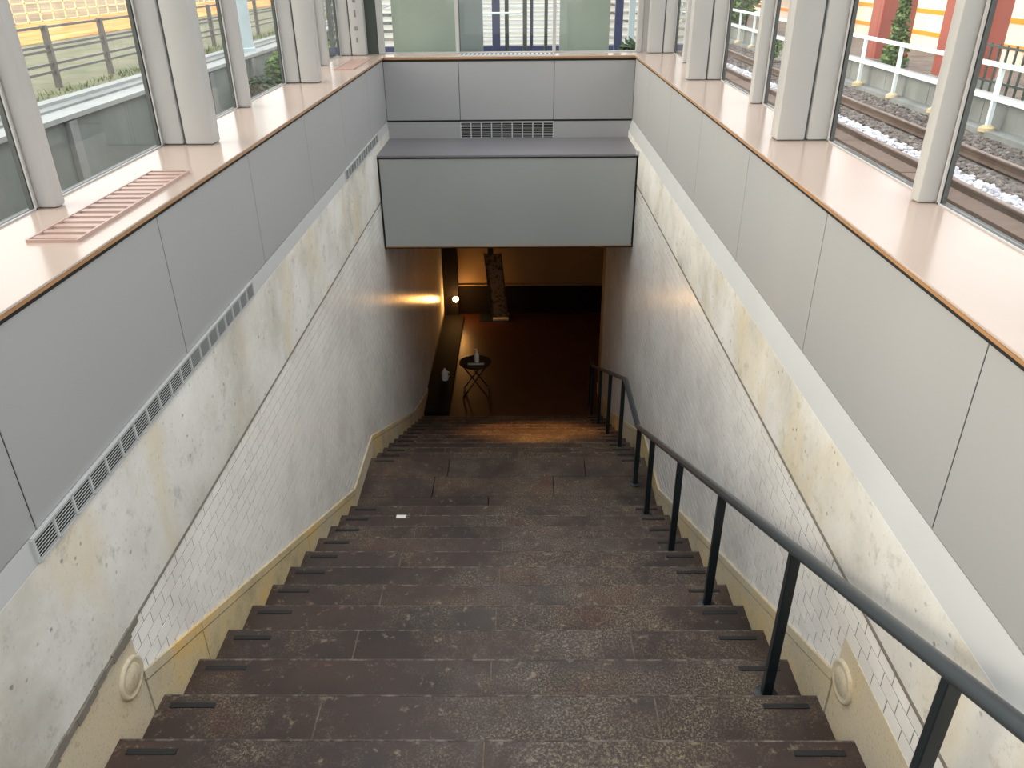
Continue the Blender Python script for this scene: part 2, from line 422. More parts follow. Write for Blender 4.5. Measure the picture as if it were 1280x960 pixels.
def side_wall(side):
    L = side == 'left'
    sg = -1 if L else 1
    X = XL if L else XR; P = PL if L else PR; G = GL if L else GR
    ztop = -2.172 if L else -2.007
    zct = -1.600 if L else -1.630
    yend = YE if L else YW
    tint = 'left' if L else 'right'
    wl = empty('wall_'+side, (X, 0, ZUP), ('left' if L else 'right')+' stairwell wall of grey panels, raw concrete and pale tiles', kind='structure')
    xi = X + sg*0.02            # backing plane of concrete
    out = G + sg*0.06
    # masonry core (solid, behind everything)
    cb = MB().box(P+sg*0.052, out, YB, YF+.5, -1.60, ZS-0.045).box(X+sg*0.03, out, YB, YF+.5, -2.48, -1.60).box(X+sg*0.03, out, YB, yend, ZFL-.3, -2.48)
    build(cb, 'masonry_core', M['grout'], wl)
    # concrete band
    B('concrete_band', M['concrete'], wl, X, X+sg*0.03, YB, YH+1.2, ztop, zct)
    # trim strip between panels and concrete
    y_a = YB
    tr = MB().prism([(P, ZP-0.004), (X+sg*0.001, zct), (X+sg*0.03, zct), (P+sg*0.02, ZP-0.004)], 1, YB, YF)
    build(tr, 'trim_strip', M['trim'], wl)
    # panels
    ed = [YB, -3.02, -1.80, -0.57, 0.65, 1.875, 3.10, 4.30, 5.54, 6.75, 7.97, YF]
    for a, b in zip(ed[:-1], ed[1:]):
        B('wall_panel', M['panel'], wl, P, P+sg*0.018, a+.003, b-.003, ZP, ZS-0.034, bevel=0.0015)
    B('panel_backing', M['dark'], wl, P+sg*0.0025, X+sg*0.05 if abs(X+sg*.05) > abs(P+sg*.02) else P+sg*0.05, YB, YF, ZP+.01, ZS-0.06)
    # tile ground and tiles
    xb = X + sg*0.0044; xf = X + sg*0.003
    ys = 2.13
    poly = []
    near_y = 2.13
    # plaster below the joint, near the camera
    plm = MB()
    zlow = ztop-0.012 if L else -2.212
    plm.prism([(YB, Z0-1.2), (near_y, Z0-1.2), (near_y, zlow), (YB, zlow)], 0, X+sg*0.001, X+sg*0.03)
    build(plm, 'plaster_patch', M['plaster'], wl)
    # plinth panels following the stairs
    br = [near_y, 2.62, 4.22, 5.60, 6.50, 7.9, 9.3, 10.6 if L else YW]
    if L: br.append(10.75)
    for a, b in zip(br[:-1], br[1:]):
        za, zb = plinth_z(a+.004), plinth_z(b-.004)
        pr = MB().prism([(a+.004, za-1.1), (b-.004, zb-1.1), (b-.004, zb-0.055), (a+.004, za-0.055)], 0, X-sg*0.004, X+sg*0.03)
        build(pr, 'plinth_panel', M['plaster'], wl)
        cp = MB().prism([(a+.002, za-0.045), (b-.002, zb-0.045), (b-.002, zb), (a+.002, za)], 0, X-sg*0.008, X+sg*0.03)
        build(cp, 'plinth_cap', M['plaster'], wl)
        gp = MB().prism([(a, za-1.1), (b, zb-1.1), (b, zb), (a, za)], 0, X+sg*0.004, X+sg*0.03)
        build(gp, 'mortar_bed', M['joint'], wl)
    # grout plane behind the tiles
    ts = YB if not L else near_y
    pts = [(near_y, plinth_z(near_y)-.02)] + [(y, plinth_z(y)-.02) for y in (5.6, 6.5, min(yend, 10.6))] + [(yend, ZFL if L else plinth_z(yend)-.02), (yend, ztop), (near_y, ztop)]
    build(MB().prism(pts, 0, xb, X+sg*0.03), 'grout_bed', M['grout'], wl)
    if not L: B('grout_bed', M['grout'], wl, xb, X+sg*0.03, YB, near_y, -2.21, ztop)
    # tiles
    tiles = []
    tp = lambda y: plinth_z(y) if y >= near_y-.001 else -9.0
    rows = int((ztop-ZFL)/TH)+1
    for r in range(rows):
        z1 = ztop - 0.010 - r*TH; z0 = z1 - TH + 0.0048
        start = (0.35 if (not L and r < 3) else near_y)
        off = (r % 2)*TW*0.5
        k = int((start-off)/TW) - 1
        while True:
            a = off + k*TW; b = a + TW - 0.005; k += 1
            if b <= start + .01: continue
            if a >= yend - .01: break
            if a > YH+.25 and z1 > ZC+.05: continue
            a = max(a, start); b = min(b, yend)
            ym = (a+b)/2
            if z1 < min(tp(a+.001), tp(b)): continue
            pl = [(a, z0), (b, z0), (b, z1), (a, z1)]
            if z0 < max(tp(a), tp(b)) and a >= near_y-.001:
                m = (plinth_z(b)-plinth_z(a))/(b-a); pl = clip_poly(pl, -m, 1.0, -(plinth_z(a)-m*a))
            if len(pl) < 3: continue
            tiles.append((a, r, pl))
    vis = [t for t in tiles if t[0] > (1.3 if not L else 2.0)]
    vis.sort(key=lambda t: t[0]); near = vis[:300]; ids = set(id(t) for t in near)
    rest = MB(); shared = {}
    for t in tiles:
        jit = random.uniform(-0.0006, 0.0006)
        if id(t) in ids:
            cy = sum(p[0] for p in t[2])/len(t[2]); cz = sum(p[1] for p in t[2])/len(t[2])
            key = tuple((round(p[0]-cy, 4), round(p[1]-cz, 4)) for p in t[2])
            if key not in shared:
                me = bpy.data.meshes.new('tile'); q = MB().prism([(p[0], p[1]) for p in key], 0, 0.0, sg*0.014)
                me.from_pydata(q.v, [], q.f); me.materials.append(M['tile']); shared[key] = me
            link('tile', shared[key], wl, (xf+jit, cy, cz))
        else:
            rest.prism(t[2], 0, xf+jit, xf+sg*0.014)
    ro = build(rest, 'tiles', M['tile'], wl); ro['kind'] = 'stuff'
    # shadow groove at the concrete / tile joint
    B('joint_strip', M['joint'], wl, X-sg*0.004, X+sg*0.02, near_y if L else 0.3, YH, ztop-0.012, ztop-0.002)
    if L:
        jm = MB(); y = 0.3
        rr = random.Random(3)
        while y < near_y:
            h = rr.uniform(.010, .028); jm.box(X-0.0, X+0.006+rr.uniform(0, .004), y, y+.07, ztop-0.012-h, ztop+rr.uniform(-.004, .006)); y += .065
        build(jm, 'rough_mortar_seam', M['joint'], wl)
    # round cap
    cy_, cz_ = (2.055, -2.350) if L else (2.06, -2.372)
    rc = MB()
    def ring(r, xo):
        return [(X-sg*xo, cy_+math.cos(a)*r, cz_+math.sin(a)*r) for a in [2*math.pi*k/28 for k in range(28)]]
    b = 0; rings = [ring(.082, -.003), ring(.082, .010), ring(.070, .013), ring(.060, .004), ring(.052, .012), ring(.004, .013)]
    for rg in rings: rc.v += rg
    for i in range(len(rings)-1):
        for k in range(28):
            k2 = (k+1) % 28; rc.f.append((i*28+k, i*28+k2, (i+1)*28+k2, (i+1)*28+k))
    build(rc, 'round_pipe_cap', M['plaster'], wl, smooth=True)
    return wl
WLF = side_wall('left'); WRT = side_wall('right')

# vent grilles in the left trim strip
def strip_grille(parent, ya, yb, n):
    X0 = PL
    fr = MB()
    def bar(y0, y1, z0, z1, px=0.006): fr.box(PL-.002, PL+px+.004, y0, y1, z0, z1)
    za, zb = -1.592, -1.508
    bk = B('vent_grille', M['dark'], parent, PL-.0005, PL+0.0065, ya, yb, za, zb)
    fr.box(PL, PL+.013, ya, yb, za-.004, za+.004).box(PL, PL+.013, ya, yb, zb-.004, zb+.004)
    for k in range(n+1):
        y = ya+(yb-ya)*k/n; fr.box(PL, PL+.013, y-.0045, y+.0045, za, zb)
    build(fr, 'grille_frame', M['trim'], bk)
    for k in range(1, 8):
        z = za + (zb-za)*k/8; B('grille_wire', M['trim'], bk, PL+.009, PL+.011, ya, yb, z-.0010, z+.0010)
strip_grille(WLF, 1.83, 4.01, 19); strip_grille(WLF, 6.60, 8.25, 14)

# far upper wall
wf = empty('wall_far', (0, YF, ZUP), 'short grey panelled wall across the far end above the shutter box', kind='structure')
ex = [PL, -0.668, 0.363, PR]
for a, b in zip(ex[:-1], ex[1:]): B('wall_panel', M['panel'], wf, a+.003, b-.003, YF, YF+.018, ZP, ZS-.034, bevel=0.0015)
B('masonry_core', M['grout'], wf, GL, GR, YF+.03, YG+.03, ZC, ZS-.045)
B('panel_backing', M['dark'], wf, PL, PR, YF+.003, YF+.035, ZP-.02, ZS-.05)
B('trim_strip', M['panel'], wf, PL, -.668, YF+.004, YF+.03, -1.80, ZP-.018); B('trim_strip', M['panel'], wf, .363, PR, YF+.004, YF+.03, -1.80, ZP-.018)
B('trim_strip', M['panel'], wf, -.668, .363, YF+.004, YF+.03, -1.80, -1.71)
vg = B('vent_grille', M['dark'], wf, -.668, .363, YF+.02, YF+.03, -1.71, ZP-.018)
fr = MB().box(-.668, .363, YF, YF+.012, -1.712, -1.700).box(-.668, .363, YF, YF+.012, ZP-.03, ZP-.018)
for k in range(10):
    x = -.668+1.031*k/9; fr.box(x-.006, x+.006, YF, YF+.012, -1.71, ZP-.018)
build(fr, 'grille_frame', M['trim'], vg)
for k in range(1, 10): B('grille_wire', M['header'], vg, -.668, .363, YF+.006, YF+.012, -1.71+.019*k-.002, -1.71+.019*k+.003)

# shutter box (header)
hd = empty('wall_header', (-.14, YH, -2.66), 'big light grey shutter box spanning the stairwell over the dark opening', kind='structure')
B('front_panel', M['header'], hd, XL+.020, XR-.020, YH, YH+.012, -2.66, -1.730, bevel=0.002)
B('top_panel', M['ledge'], hd, XL, XR, YH-.006, YF+.001, -1.721, -1.700, bevel=0.002)
build(MB().box(XL, XR, YH+.012, YF+.4, -2.69, -1.722), 'box_body', M['dark'], hd)
B('shadow_gap', M['dark'], hd, XL, XR, YH-.006, YH+.013, -1.735, -1.7215)
B('bottom_lip', M['sill_edge'], hd, XL+.014, XR-.014, YH-.002, YH+.03, -2.672, -2.660)
B('hinge', M['trim'], hd, XR-.03, XR+.0, YH-.06, YH-.012, -1.70, -1.66)

# tunnel and hall shell
ce = B('ceiling', M['hall_ceiling'], None, XL-.6, 6.2, YH+.2, YE+.3, ZC, ZC+.07); tag(ce, 'low ceiling over the lower stairs and hall', kind='structure')
we = empty('wall_end', (0, YE, ZFL), 'ochre end wall of the hall with a dark skirting', kind='structure')
B('plaster_wall', M['hall_wall'], we, XL-.3, 6.1, YE, YE+.3, ZFL-.1, ZC)
B('dark_dado', M['hall_dado'], we, -1.2, 6.0, YE-.03, YE, ZFL, -5.40)
B('dado_ledge', M['hall_wall'], we, -1.2, 6.0, YE-.05, YE, -5.40, -5.375)
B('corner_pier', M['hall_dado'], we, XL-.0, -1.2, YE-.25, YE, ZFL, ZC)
wr2 = empty('wall_hall', (5, 12, ZFL), 'side walls of the hall out of sight', kind='structure')
B('plaster_wall', M['hall_wall'], wr2, 6.0, 6.2, 9, YE+.1, ZFL-.1, ZC); B('plaster_wall', M['hall_wall'], wr2, XR, 6.2, YW-.3, YW, ZFL-.1, ZC)
tag(B('baseboard_left', M['hall_dado'], None, XL-.02, -1.10, 10.15, YE-.25, ZFL, ZFL+.06), 'dark raised kerb along the foot of the left hall wall', kind='structure')

# ---------------------------------------------------------------- sills
def sill(side):
    L = side == 'left'; sg = -1 if L else 1; P = PL if L else PR; G = GL if L else GR
    s = empty('trim_'+('1' if L else '2'), (P, 4, ZS), side+' window sill board, beige and glossy, running down the stairwell', kind='structure')
    B('sill_board', M['sill'], s, P-sg*0.012, G, YB, YG, ZS-.009, ZS, bevel=0.002)
    B('sill_edge', M['sill_edge'], s, P-sg*0.012, P+sg*.02, YB, YF+(.0), ZS-.020, ZS-.0092)
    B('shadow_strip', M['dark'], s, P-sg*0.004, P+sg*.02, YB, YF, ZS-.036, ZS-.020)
    return s
SL = sill('left'); SR = sill('right')
SF = empty('trim_3', (0, YF, ZS), 'narrow far window sill with a perforated air outlet', kind='structure')
B('sill_board', M['sill'], SF, PL-.012, PR+.012, YF-.012, YG, ZS-.011, ZS+.001, bevel=0.002)
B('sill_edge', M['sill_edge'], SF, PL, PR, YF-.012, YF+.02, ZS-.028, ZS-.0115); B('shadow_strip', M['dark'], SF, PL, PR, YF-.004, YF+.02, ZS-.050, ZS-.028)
vf = B('air_outlet', M['trim'], SF, -.66, .36, YF+.06, YF+.24, ZS+.001, ZS+.007)
for k in range(22): B('outlet_slot', M['gasket'], vf, -.645+k*.0463, -.645+k*.0463+.022, YF+.075, YF+.225, ZS+.007, ZS+.009)
def sill_grille(parent, ya, yb, n):
    x0, x1 = -1.742, -1.572
    bk = B('air_outlet', M['sill'], parent, x0, x1, ya, yb, ZS, ZS+.003)  # pale base between the slats stands in for reflected sky
    build(MB().box(x0-.008, x0, ya-.008, yb+.008, ZS, ZS+.012).box(x1, x1+.008, ya-.008, yb+.008, ZS, ZS+.012).box(x0, x1, ya-.008, ya, ZS, ZS+.012).box(x0, x1, yb, yb+.008, ZS, ZS+.012), 'outlet_frame', M['slat'], bk)
    for k in range(n):
        y = ya + (k+.5)*(yb-ya)/n; B('outlet_slat', M['slat'], bk, x0, x1, y-.016, y+.016, ZS+.003, ZS+.010)
sill_grille(SL, 2.66, 3.70, 15); sill_grille(SL, 7.82, 8.70, 13)

# ---------------------------------------------------------------- windows, mullions, columns
ZT = 1.15
wn = [0]
def window(side, ya, yb, near):
    """bay from ya to yb: glass, bottom rail, mullion at the near end"""
    L = side == 'left'; sg = -1 if L else 1; G = GL if L else GR
    wn[0] += 1
    w_ = empty('window_%d' % wn[0], (G, (ya+yb)/2, ZS), None, kind='structure')
    w_['label'] = 'tall clear pane on the %s side, %s' % (side, near)
    B('pane', M['glass'], w_, G+sg*.020, G+sg*.028, ya+.03, yb-.03, ZS+.006, ZT)
    B('bottom_rail', M['gasket'], w_, G+sg*.002, G+sg*.045, ya, yb, ZS-.03, ZS+.004)
    B('bottom_bead', M['white'], w_, G-sg*.002, G+sg*.004, ya+.03, yb-.03, ZS-.004, ZS+.006)
    return w_
def mullion(side, y, w_):
    L = side == 'left'; sg = -1 if L else 1; G = GL if L else GR
    B('mullion', M['white'], w_, G-sg*.078, G+sg*.012, y-.032, y+.044, ZS, ZT, bevel=0.016, smooth=True)
    B('gasket', M['gasket'], w_, G+sg*.006, G+sg*.03, y-.048, y-.030, ZS, ZT); B('gasket', M['gasket'], w_, G+sg*.006, G+sg*.03, y+.042, y+.058, ZS, ZT)
    B('glazing_bead', M['white'], w_, G-sg*.002, G+sg*.010, y-.048, y-.034, ZS, ZT)
def column(side, y, label, marks=False):
    L = side == 'left'; sg = -1 if L else 1; G = GL if L else GR
    c = empty('steel_column', (G-sg*.15, y, ZS), label, 'column', 'white steel columns along the sills')
    B('outer_profile', M['white'], c, G-sg*.112, G+sg*.012, y-.045, y+.065, ZS+.004, ZT, bevel=0.014, smooth=True)
    B('shadow_joint', M['gasket'], c, G-sg*.125, G-sg*.10, y-.030, y+.05, ZS+.001, ZT)
    B('inner_profile', M['white'], c, G-sg*.275, G-sg*.122, y-.045, y+.075, ZS+.004, ZT, bevel=0.012, smooth=True)
    B('foot_shim', M['gasket'], c, G-sg*.265, G-sg*.0, y-.038, y+.065, ZS+.0, ZS+.004)
    B('gasket', M['gasket'], c, G+sg*.004, G+sg*.03, y-.062, y-.043, ZS, ZT); B('glazing_bead', M['white'], c, G-sg*.002, G+sg*.010, y-.062, y-.047, ZS, ZT)
    if marks:
        for k, (z, h, wd) in enumerate(((-.72, .05, .02), (-.60, .04, .035), (-.47, .07, .02), (-.33, .05, .03), (-.18, .08, .02))):
            B('label_residue', M['label_mark'], c, G-sg*.19-wd/2, G-sg*.19+wd/2, y-.0475, y-.045, z, z+h)
    return c
cols = {-0.68: 'beside the camera', 1.86: 'just outside the frame', 4.40: 'the nearest one in view', 6.94: 'second one in view', 9.27: 'at the far corner of the glazing'}
for side in ('left', 'right'):
    ys = [-3.22, -1.95, -0.68, 0.59, 1.86, 3.13, 4.40, 5.67, 6.94, 8.21, 9.30]
    names = ['far behind the camera', 'behind the camera', 'beside the camera', 'above the first steps', 'nearest pane in view', 'between the first mullion and the nearest column', 'just past the nearest column', 'before the second column', 'just past the second column', 'last one before the far corner']
    for i in range(len(ys)-1):
        w_ = window(side, ys[i], ys[i+1], names[i])
        if ys[i] in (-3.22, -1.95, 0.59, 3.13, 5.67, 8.21): mullion(side, ys[i], w_)
    for y, d in cols.items():
        lab = 'white steel column on the %s sill, %s' % (side, d)
        if y == 9.27 and side == 'left': lab = 'white steel column at the far left corner with peeled sticker marks'
        column(side, y-(.07 if y == 9.27 else 0), lab, marks=(y == 9.27 and side == 'left'))
# far glazing
wfz = empty('window_21', (0, YG, ZS), 'far glazing of three panes above the shutter box', kind='structure')
for a, b in ((-1.50, -.70), (-.68, .36), (.38, 1.27)): B('pane', M['glass'], wfz, a, b, YG, YG+.008, ZS, ZT)
for x in (-.69, .37): B('mullion', M['white'], wfz, x-.018, x+.018, YG-.04, YG+.04, ZS, ZT, bevel=.004)
for x0, x1 in ((-1.56, -1.50), (1.27, 1.33)): B('mullion', M['white'], wfz, x0, x1, YG-.04, YG+.04, ZS, ZT, bevel=.006)
B('dark_filler_panel', M['steel_green'], wfz, -1.72, -1.56, YG-.02, YG+.02, ZS, ZT)
B('filler_panel', M['white'], wfz, 1.33, 1.42, YG-.03, YG+.02, ZS, ZT)
B('bottom_rail', M['white'], wfz, -1.5, 1.3, YG-.02, YG+.03, ZS-.02, ZS+.012)
rf = empty('ceiling', (0, 2, ZT), 'roof over the glazed stair pavilion with a long skylight added to brighten the stairs', kind='structure')
B('roof_slab', M['roof'], rf, GL-.35, -1.25, YB-.3, YG+.35, ZT, ZT+.18); B('roof_slab', M['roof'], rf, 1.0, GR+.35, YB-.3, YG+.35, ZT, ZT+.18)
for k in range(9):
    y = YB-.3 + k*1.62
    B('roof_beam', M['white'], rf, -1.25, 1.0, y, y+.10, ZT, ZT+.16)
B('added_skylight_pane', M['glass'], rf, -1.25, 1.0, YB-.3, YG+.35, ZT+.16, ZT+.168)  # out of view, added to let more daylight into the stairwell

# ---------------------------------------------------------------- handrail
hr = empty('handrail', (1.045, 4, Z0-2*RS), 'black steel handrail with square posts along the right of the stairs', 'handrail')
XH = 1.045
def rz(y):
    if y < 6.0: return -1.978 - 0.4585*(y-2.34)
    if y < 6.95: return rz(5.999) - 0.02*(y-6.0)
    return rz(6.949) - 0.46*(y-6.95)
pts = [(XH, y, rz(y)) for y in (0.0, 1.0, 2.0, 3.0, 4.0, 5.0, 5.85, 5.95)] + [(XH, 6.0, rz(6.0)+.001), (XH, 6.06, rz(6.06)), (XH, 6.5, rz(6.5)), (XH, 6.88, rz(6.88)), (XH, 6.95, rz(6.949)), (XH, 7.02, rz(7.02)), (XH, 8.0, rz(8.0)), (XH, 9.0, rz(9.0)), (XH, 10.25, rz(10.25)), (XH, 10.55, rz(10.25))]
build(MB().tube(pts, .027, 14, .022), 'rail', M['rail_top'], hr, smooth=True)
posts = [(1.34, 0), (2.335, 2), (3.32, 5), (4.29, 8), (5.285, 11)]
pz = [(0.36, Z0+4*RS)] + [(y, Z0-n*RS) for y, n in posts] + [(5.93, ZLD), (7.06, ZLD-3*RS), (8.13, ZLD-6*RS), (9.15, ZLD-9*RS), (10.12, ZFL), (10.5, ZFL)]
pz[1] = (1.34, Z0+1*RS)
for y, z in pz:
    if y < 1.2: z = Z0+4*RS
    b = B('post', M['black_steel'], hr, XH-.021, XH+.021, y-.016, y+.016, z, rz(y)-.012, bevel=0.003)
    build(MB().lathe([(.05, z), (.05, z+.008), (.03, z+.014)], XH, y, 16), 'base_flange', M['black_steel'], b, smooth='auto')

# ---------------------------------------------------------------- hall objects
ld = empty('added_ceiling_lamp', (0.3, 12.4, ZC), 'unseen orange ceiling lamp added to light the hall past the foot of the stairs', 'lamp')
B('housing', M['trim'], ld, -.35, .95, 12.3, 12.5, ZC-.05, ZC); B('diffuser', M['lamp_face'], ld, -.32, .92, 12.32, 12.48, ZC-.065, ZC-.05)  # unseen lamp, added for the orange light in the hall
wl_ = empty('wall_lamp', (-1.24, YE-.29, -5.55), 'small glowing orange lamp low in the far left corner', 'lamp')
build(MB().tube([(-1.24, YE-.25, -5.55), (-1.24, YE-.30, -5.55)], .03, 12), 'bracket', M['black_steel'], wl_)
gb = MB().lathe([(.005, -5.605), (.03, -5.595), (.048, -5.57), (.052, -5.55), (.045, -5.52), (.02, -5.50), (.004, -5.498)], -1.24, YE-.35, 14)
build(gb, 'globe', M['lamp'], wl_, smooth=True)
pl_ = bpy.data.lights.new('lamp_light', 'POINT'); pl_.energy = 8; pl_.color = (1.0, .45, .12); pl_.shadow_soft_size = .05
po = bpy.data.objects.new('lamp_light', pl_); COL.objects.link(po); po.location = (-1.14, YE-.45, -5.5)

dl = empty('added_downlight', (0.15, 9.35, ZC), 'unseen round orange lamp added above the lower steps to light them', 'lamp')
build(MB().lathe([(.09, ZC-.03), (.10, ZC-.028), (.10, ZC), (.02, ZC)], 0.15, 9.35, 20), 'rim', M['trim'], dl, smooth='auto'); build(MB().lathe([(.075, ZC-.034), (.075, ZC-.030)], 0.15, 9.35, 20), 'diffuser', M['lamp_face'], dl)
sp_ = bpy.data.lights.new('added_downlight_beam', 'SPOT'); sp_.energy = 260; sp_.color = (1.0, .40, .07); sp_.spot_size = math.radians(50); sp_.spot_blend = .8; sp_.shadow_soft_size = .07
so = bpy.data.objects.new('added_downlight_beam', sp_); COL.objects.link(so); so.location = (0.15, 9.35, ZC-.06); so.rotation_euler = (math.radians(-22), 0, 0)  # unseen lamp and its spot, added to throw orange light on the lower steps
tb = empty('folding_table', (-.72, 10.85, ZFL), 'small dark folding table with crossed legs at the foot of the stairs', 'table')
ttz = -5.42
build(MB().lathe([(.23, ttz-.022), (.25, ttz-.015), (.25, ttz), (.235, ttz+.004), (.23, ttz-.004), (.01, ttz-.004)], -.72, 10.85, 24), 'table_top', M['black_steel'], tb, smooth='auto')
for dy in (-.16, .16):
    for s_ in (-1, 1):
        build(MB().tube([(-.72+s_*.20, 10.85+dy, ZFL), (-.72-s_*.17, 10.85+dy*.9, ttz-.02)], .011, 8), 'leg', M['black_steel'], tb)
for s_ in (-1, 1): build(MB().tube([(-.72+s_*.19, 10.69, ZFL+.03), (-.72+s_*.19, 11.01, ZFL+.03)], .009, 8), 'stretcher', M['black_steel'], tb)
bt = empty('spray_bottle', (-.69, 10.84, ttz), 'white bottle standing on the small dark folding table', 'bottle')
build(MB().lathe([(.034, ttz-.002), (.036, ttz+.02), (.036, ttz+.12), (.028, ttz+.145), (.014, ttz+.155), (.014, ttz+.17)], -.69, 10.84, 16), 'bottle_body', M['bottle'], bt, smooth='auto')
build(MB().lathe([(.017, ttz+.17), (.017, ttz+.19), (.006, ttz+.195), (.006, ttz+.215)], -.69, 10.84, 12).box(-.735, -.684, 10.833, 10.847, ttz+.212, ttz+.226), 'pump', M['bottle'], bt)
bs = tag(B('tray', M['trim'], None, -.83, -.58, 10.74, 10.84-.04, ttz-.003, ttz+.008, bevel=.003), 'pale flat tray in front of the white bottle', 'tray')
sg_ = empty('poster_stand', (-.42, YE-.25, ZFL), 'tall dark leaning poster stand against the hall end wall', 'sign')
sp = MB(); base_z = ZFL+.05
def slab(x0b, x1b, x0t, x1t, y0, y1, zb, zt, tb_=.03):
    m = MB(); v = [(x0b, y0, zb), (x1b, y0, zb), (x1b, y0+tb_, zb), (x0b, y0+tb_, zb), (x0t, y1, zt), (x1t, y1, zt), (x1t, y1+tb_, zt), (x0t, y1+tb_, zt)]
    m.v = v; m.f = [(0, 3, 2, 1), (4, 5, 6, 7), (0, 1, 5, 4), (1, 2, 6, 5), (2, 3, 7, 6), (3, 0, 4, 7)]; return m
build(slab(-.56, -.26, -.68, -.38, YE-.34, YE-.20, base_z, -4.72), 'poster_board', M['sign'], sg_)
build(slab(-.575, -.555, -.695, -.675, YE-.35, YE-.21, base_z, -4.70, .04), 'frame_side', M['black_steel'], sg_); build(slab(-.265, -.245, -.385, -.365, YE-.35, YE-.21, base_z, -4.70, .04), 'frame_side', M['black_steel'], sg_)
build(MB().box(-.62, -.52, YE-.19, YE-.09, -4.72, -4.45), 'top_bracket', M['black_steel'], sg_)
B('foot_plate', M['trim'], sg_, -.54, -.24, YE-.42, YE-.10, ZFL+.005, ZFL+.05, bevel=.01); B('foot_base', M['black_steel'], sg_, -.80, -.20, YE-.44, YE-.06, ZFL, ZFL+.012)
jg = empty('plastic_jug', (-1.24, 11.2, ZFL+.06), 'small whitish plastic jug on the dark kerb by the left wall', 'jug')
zj = ZFL+.06
build(MB().lathe([(.05, zj), (.055, zj+.02), (.055, zj+.13), (.03, zj+.17), (.018, zj+.18), (.018, zj+.2)], -1.24, 11.2, 14), 'jug_body', M['bottle'], jg, smooth='auto')
build(MB().tube([(-1.19, 11.2, zj+.05), (-1.16, 11.2, zj+.07), (-1.16, 11.2, zj+.13), (-1.20, 11.2, zj+.15)], .009, 8), 'handle', M['bottle'], jg, smooth=True)
tag(build(MB().box(-1.02, -.94, 5.05, 5.09, Z0-10*RS+.001, Z0-10*RS+.004), 'paper_scrap', M['bottle'], None), 'white scrap lying on the stairs left of centre', 'scrap')

# ---------------------------------------------------------------- outside, right: railway
gd = B('ground', M['ground'], None, GR+.07, 60, -12, 90, -2.62, -2.53); tag(gd, 'dusty trackside ground beyond the right windows', kind='structure')
def smp(x0, x1, y0, y1, z): return lambda: (random.uniform(x0, x1), y0+(y1-y0)*random.random()**1.5, z+random.uniform(-.012, .018))
def smp_ballast():
    while True:
        p = smp(5.50, 7.46, 7.0, 30, -2.52)()
        if not (5.56 < p[0] < 6.0 or 6.33 < p[0] < 6.67): return p
def ballast_obj():
    t = rocks('ballast', M['ballast'], 9000, smp_ballast, .028, .055); tag(t, 'grey railway ballast between the rails and the concrete wall', 'ballast', kind='stuff')
ballast_obj()
tag(rocks('white_stones', M['white_stone'], 1500, smp(5.64, 5.91, 7.0, 30, -2.50), .028, .055), 'strip of white stones lying beside the near rail', 'stones', kind='stuff')
tag(rocks('rusty_ballast', M['brown_ballast'], 2600, smp(4.2, 4.93, 6.0, 26, -2.52), .02, .04), 'brown ballast between the window wall and the near rail', 'ballast', kind='stuff')
def rail_(x, label):
    r = empty('rail_track', (x, 15, -2.5), label, 'rail', 'railway rails')
    build(MB().prism([(x-.06, -2.50), (x+.06, -2.50), (x+.06, -2.49), (x+.012, -2.47), (x+.012, -2.40), (x-.012, -2.40), (x-.012, -2.47), (x-.06, -2.49)], 1, -10, 70), 'rail_foot', M['rust'], r)
    build(MB().prism([(x-.033, -2.40), (x+.033, -2.40), (x+.035, -2.375), (x+.028, -2.365), (x-.028, -2.365), (x-.035, -2.375)], 1, -10, 70), 'rail_head', M['rail_steel'], r)
rail_(5.36, 'near railway rail beside the white stones'); rail_(6.50, 'far railway rail, towards the concrete wall')
for k in range(3):
    pass
bd = empty('track_board', (5.15, 14, -2.5), 'long rusty brown boards lying inside the near rail', 'board')
for k in range(14): B('board', M['rust'], bd, 4.98, 5.28, 5.0+k*1.8, 5.0+k*1.8+1.78, -2.53, -2.44+.006*(k % 2), bevel=.006)
# concrete wall
cw = empty('trackside_wall', (8, 20, -2.5), 'low grey concrete wall beyond the tracks under the white railing', 'wall')
for k in range(22): B('wall_panel', M['out_conc'], cw, 7.86, 8.02, 2.0+k*2.0, 2.0+k*2.0+1.985, -2.55, -2.02)
B('coping', M['coping'], cw, 7.80, 8.06, 2, 46, -2.02, -1.985); B('footing', M['out_conc'], cw, 7.55, 7.86, 2, 46, -2.55, -2.44)
# railing
wrl = empty('white_railing', (7.65, 20, -2.5), 'white painted railing of rectangular frames in front of the low concrete wall', 'railing')
XRr = 7.62
for z in (-1.46, -1.95): B('horizontal_rail', M['white_rail'], wrl, XRr-.035, XRr+.035, 3.0, 44, z-.035, z+.035, bevel=.008)
for k in range(21):
    y = 13.3 + 1.84*(k-5)
    if y < 3: continue
    B('railing_post', M['white_rail'], wrl, XRr-.03, XRr+.03, y-.035, y+.035, -2.42, -1.43)
    build(MB().lathe([(.13, -2.46), (.12, -2.40), (.06, -2.36)], XRr, y, 12), 'post_foot', M['plaster'], wrl, smooth='auto')
# red columns
for (ya, yb, x1_, lab) in ((18.5, 19.45, 10.5, 'red square column behind the near right mullion'), (22.76, 23.45, 10.4, 'red square column seen between the two nearest right mullions'), (29.9, 30.6, 10.4, 'most distant red square column beside the nearest right column')):
    c = empty('red_column', (10, (ya+yb)/2, -2.5), lab, 'column', 'red columns beyond the railway')
    xx = 9.5
    B('shaft', M['red'], c, xx, x1_, ya, yb, -2.5, 3.5, bevel=.03); B('plinth', M['out_conc'], c, xx-.06, x1_+.06, ya-.06, yb+.06, -2.55, -2.3, bevel=.02)
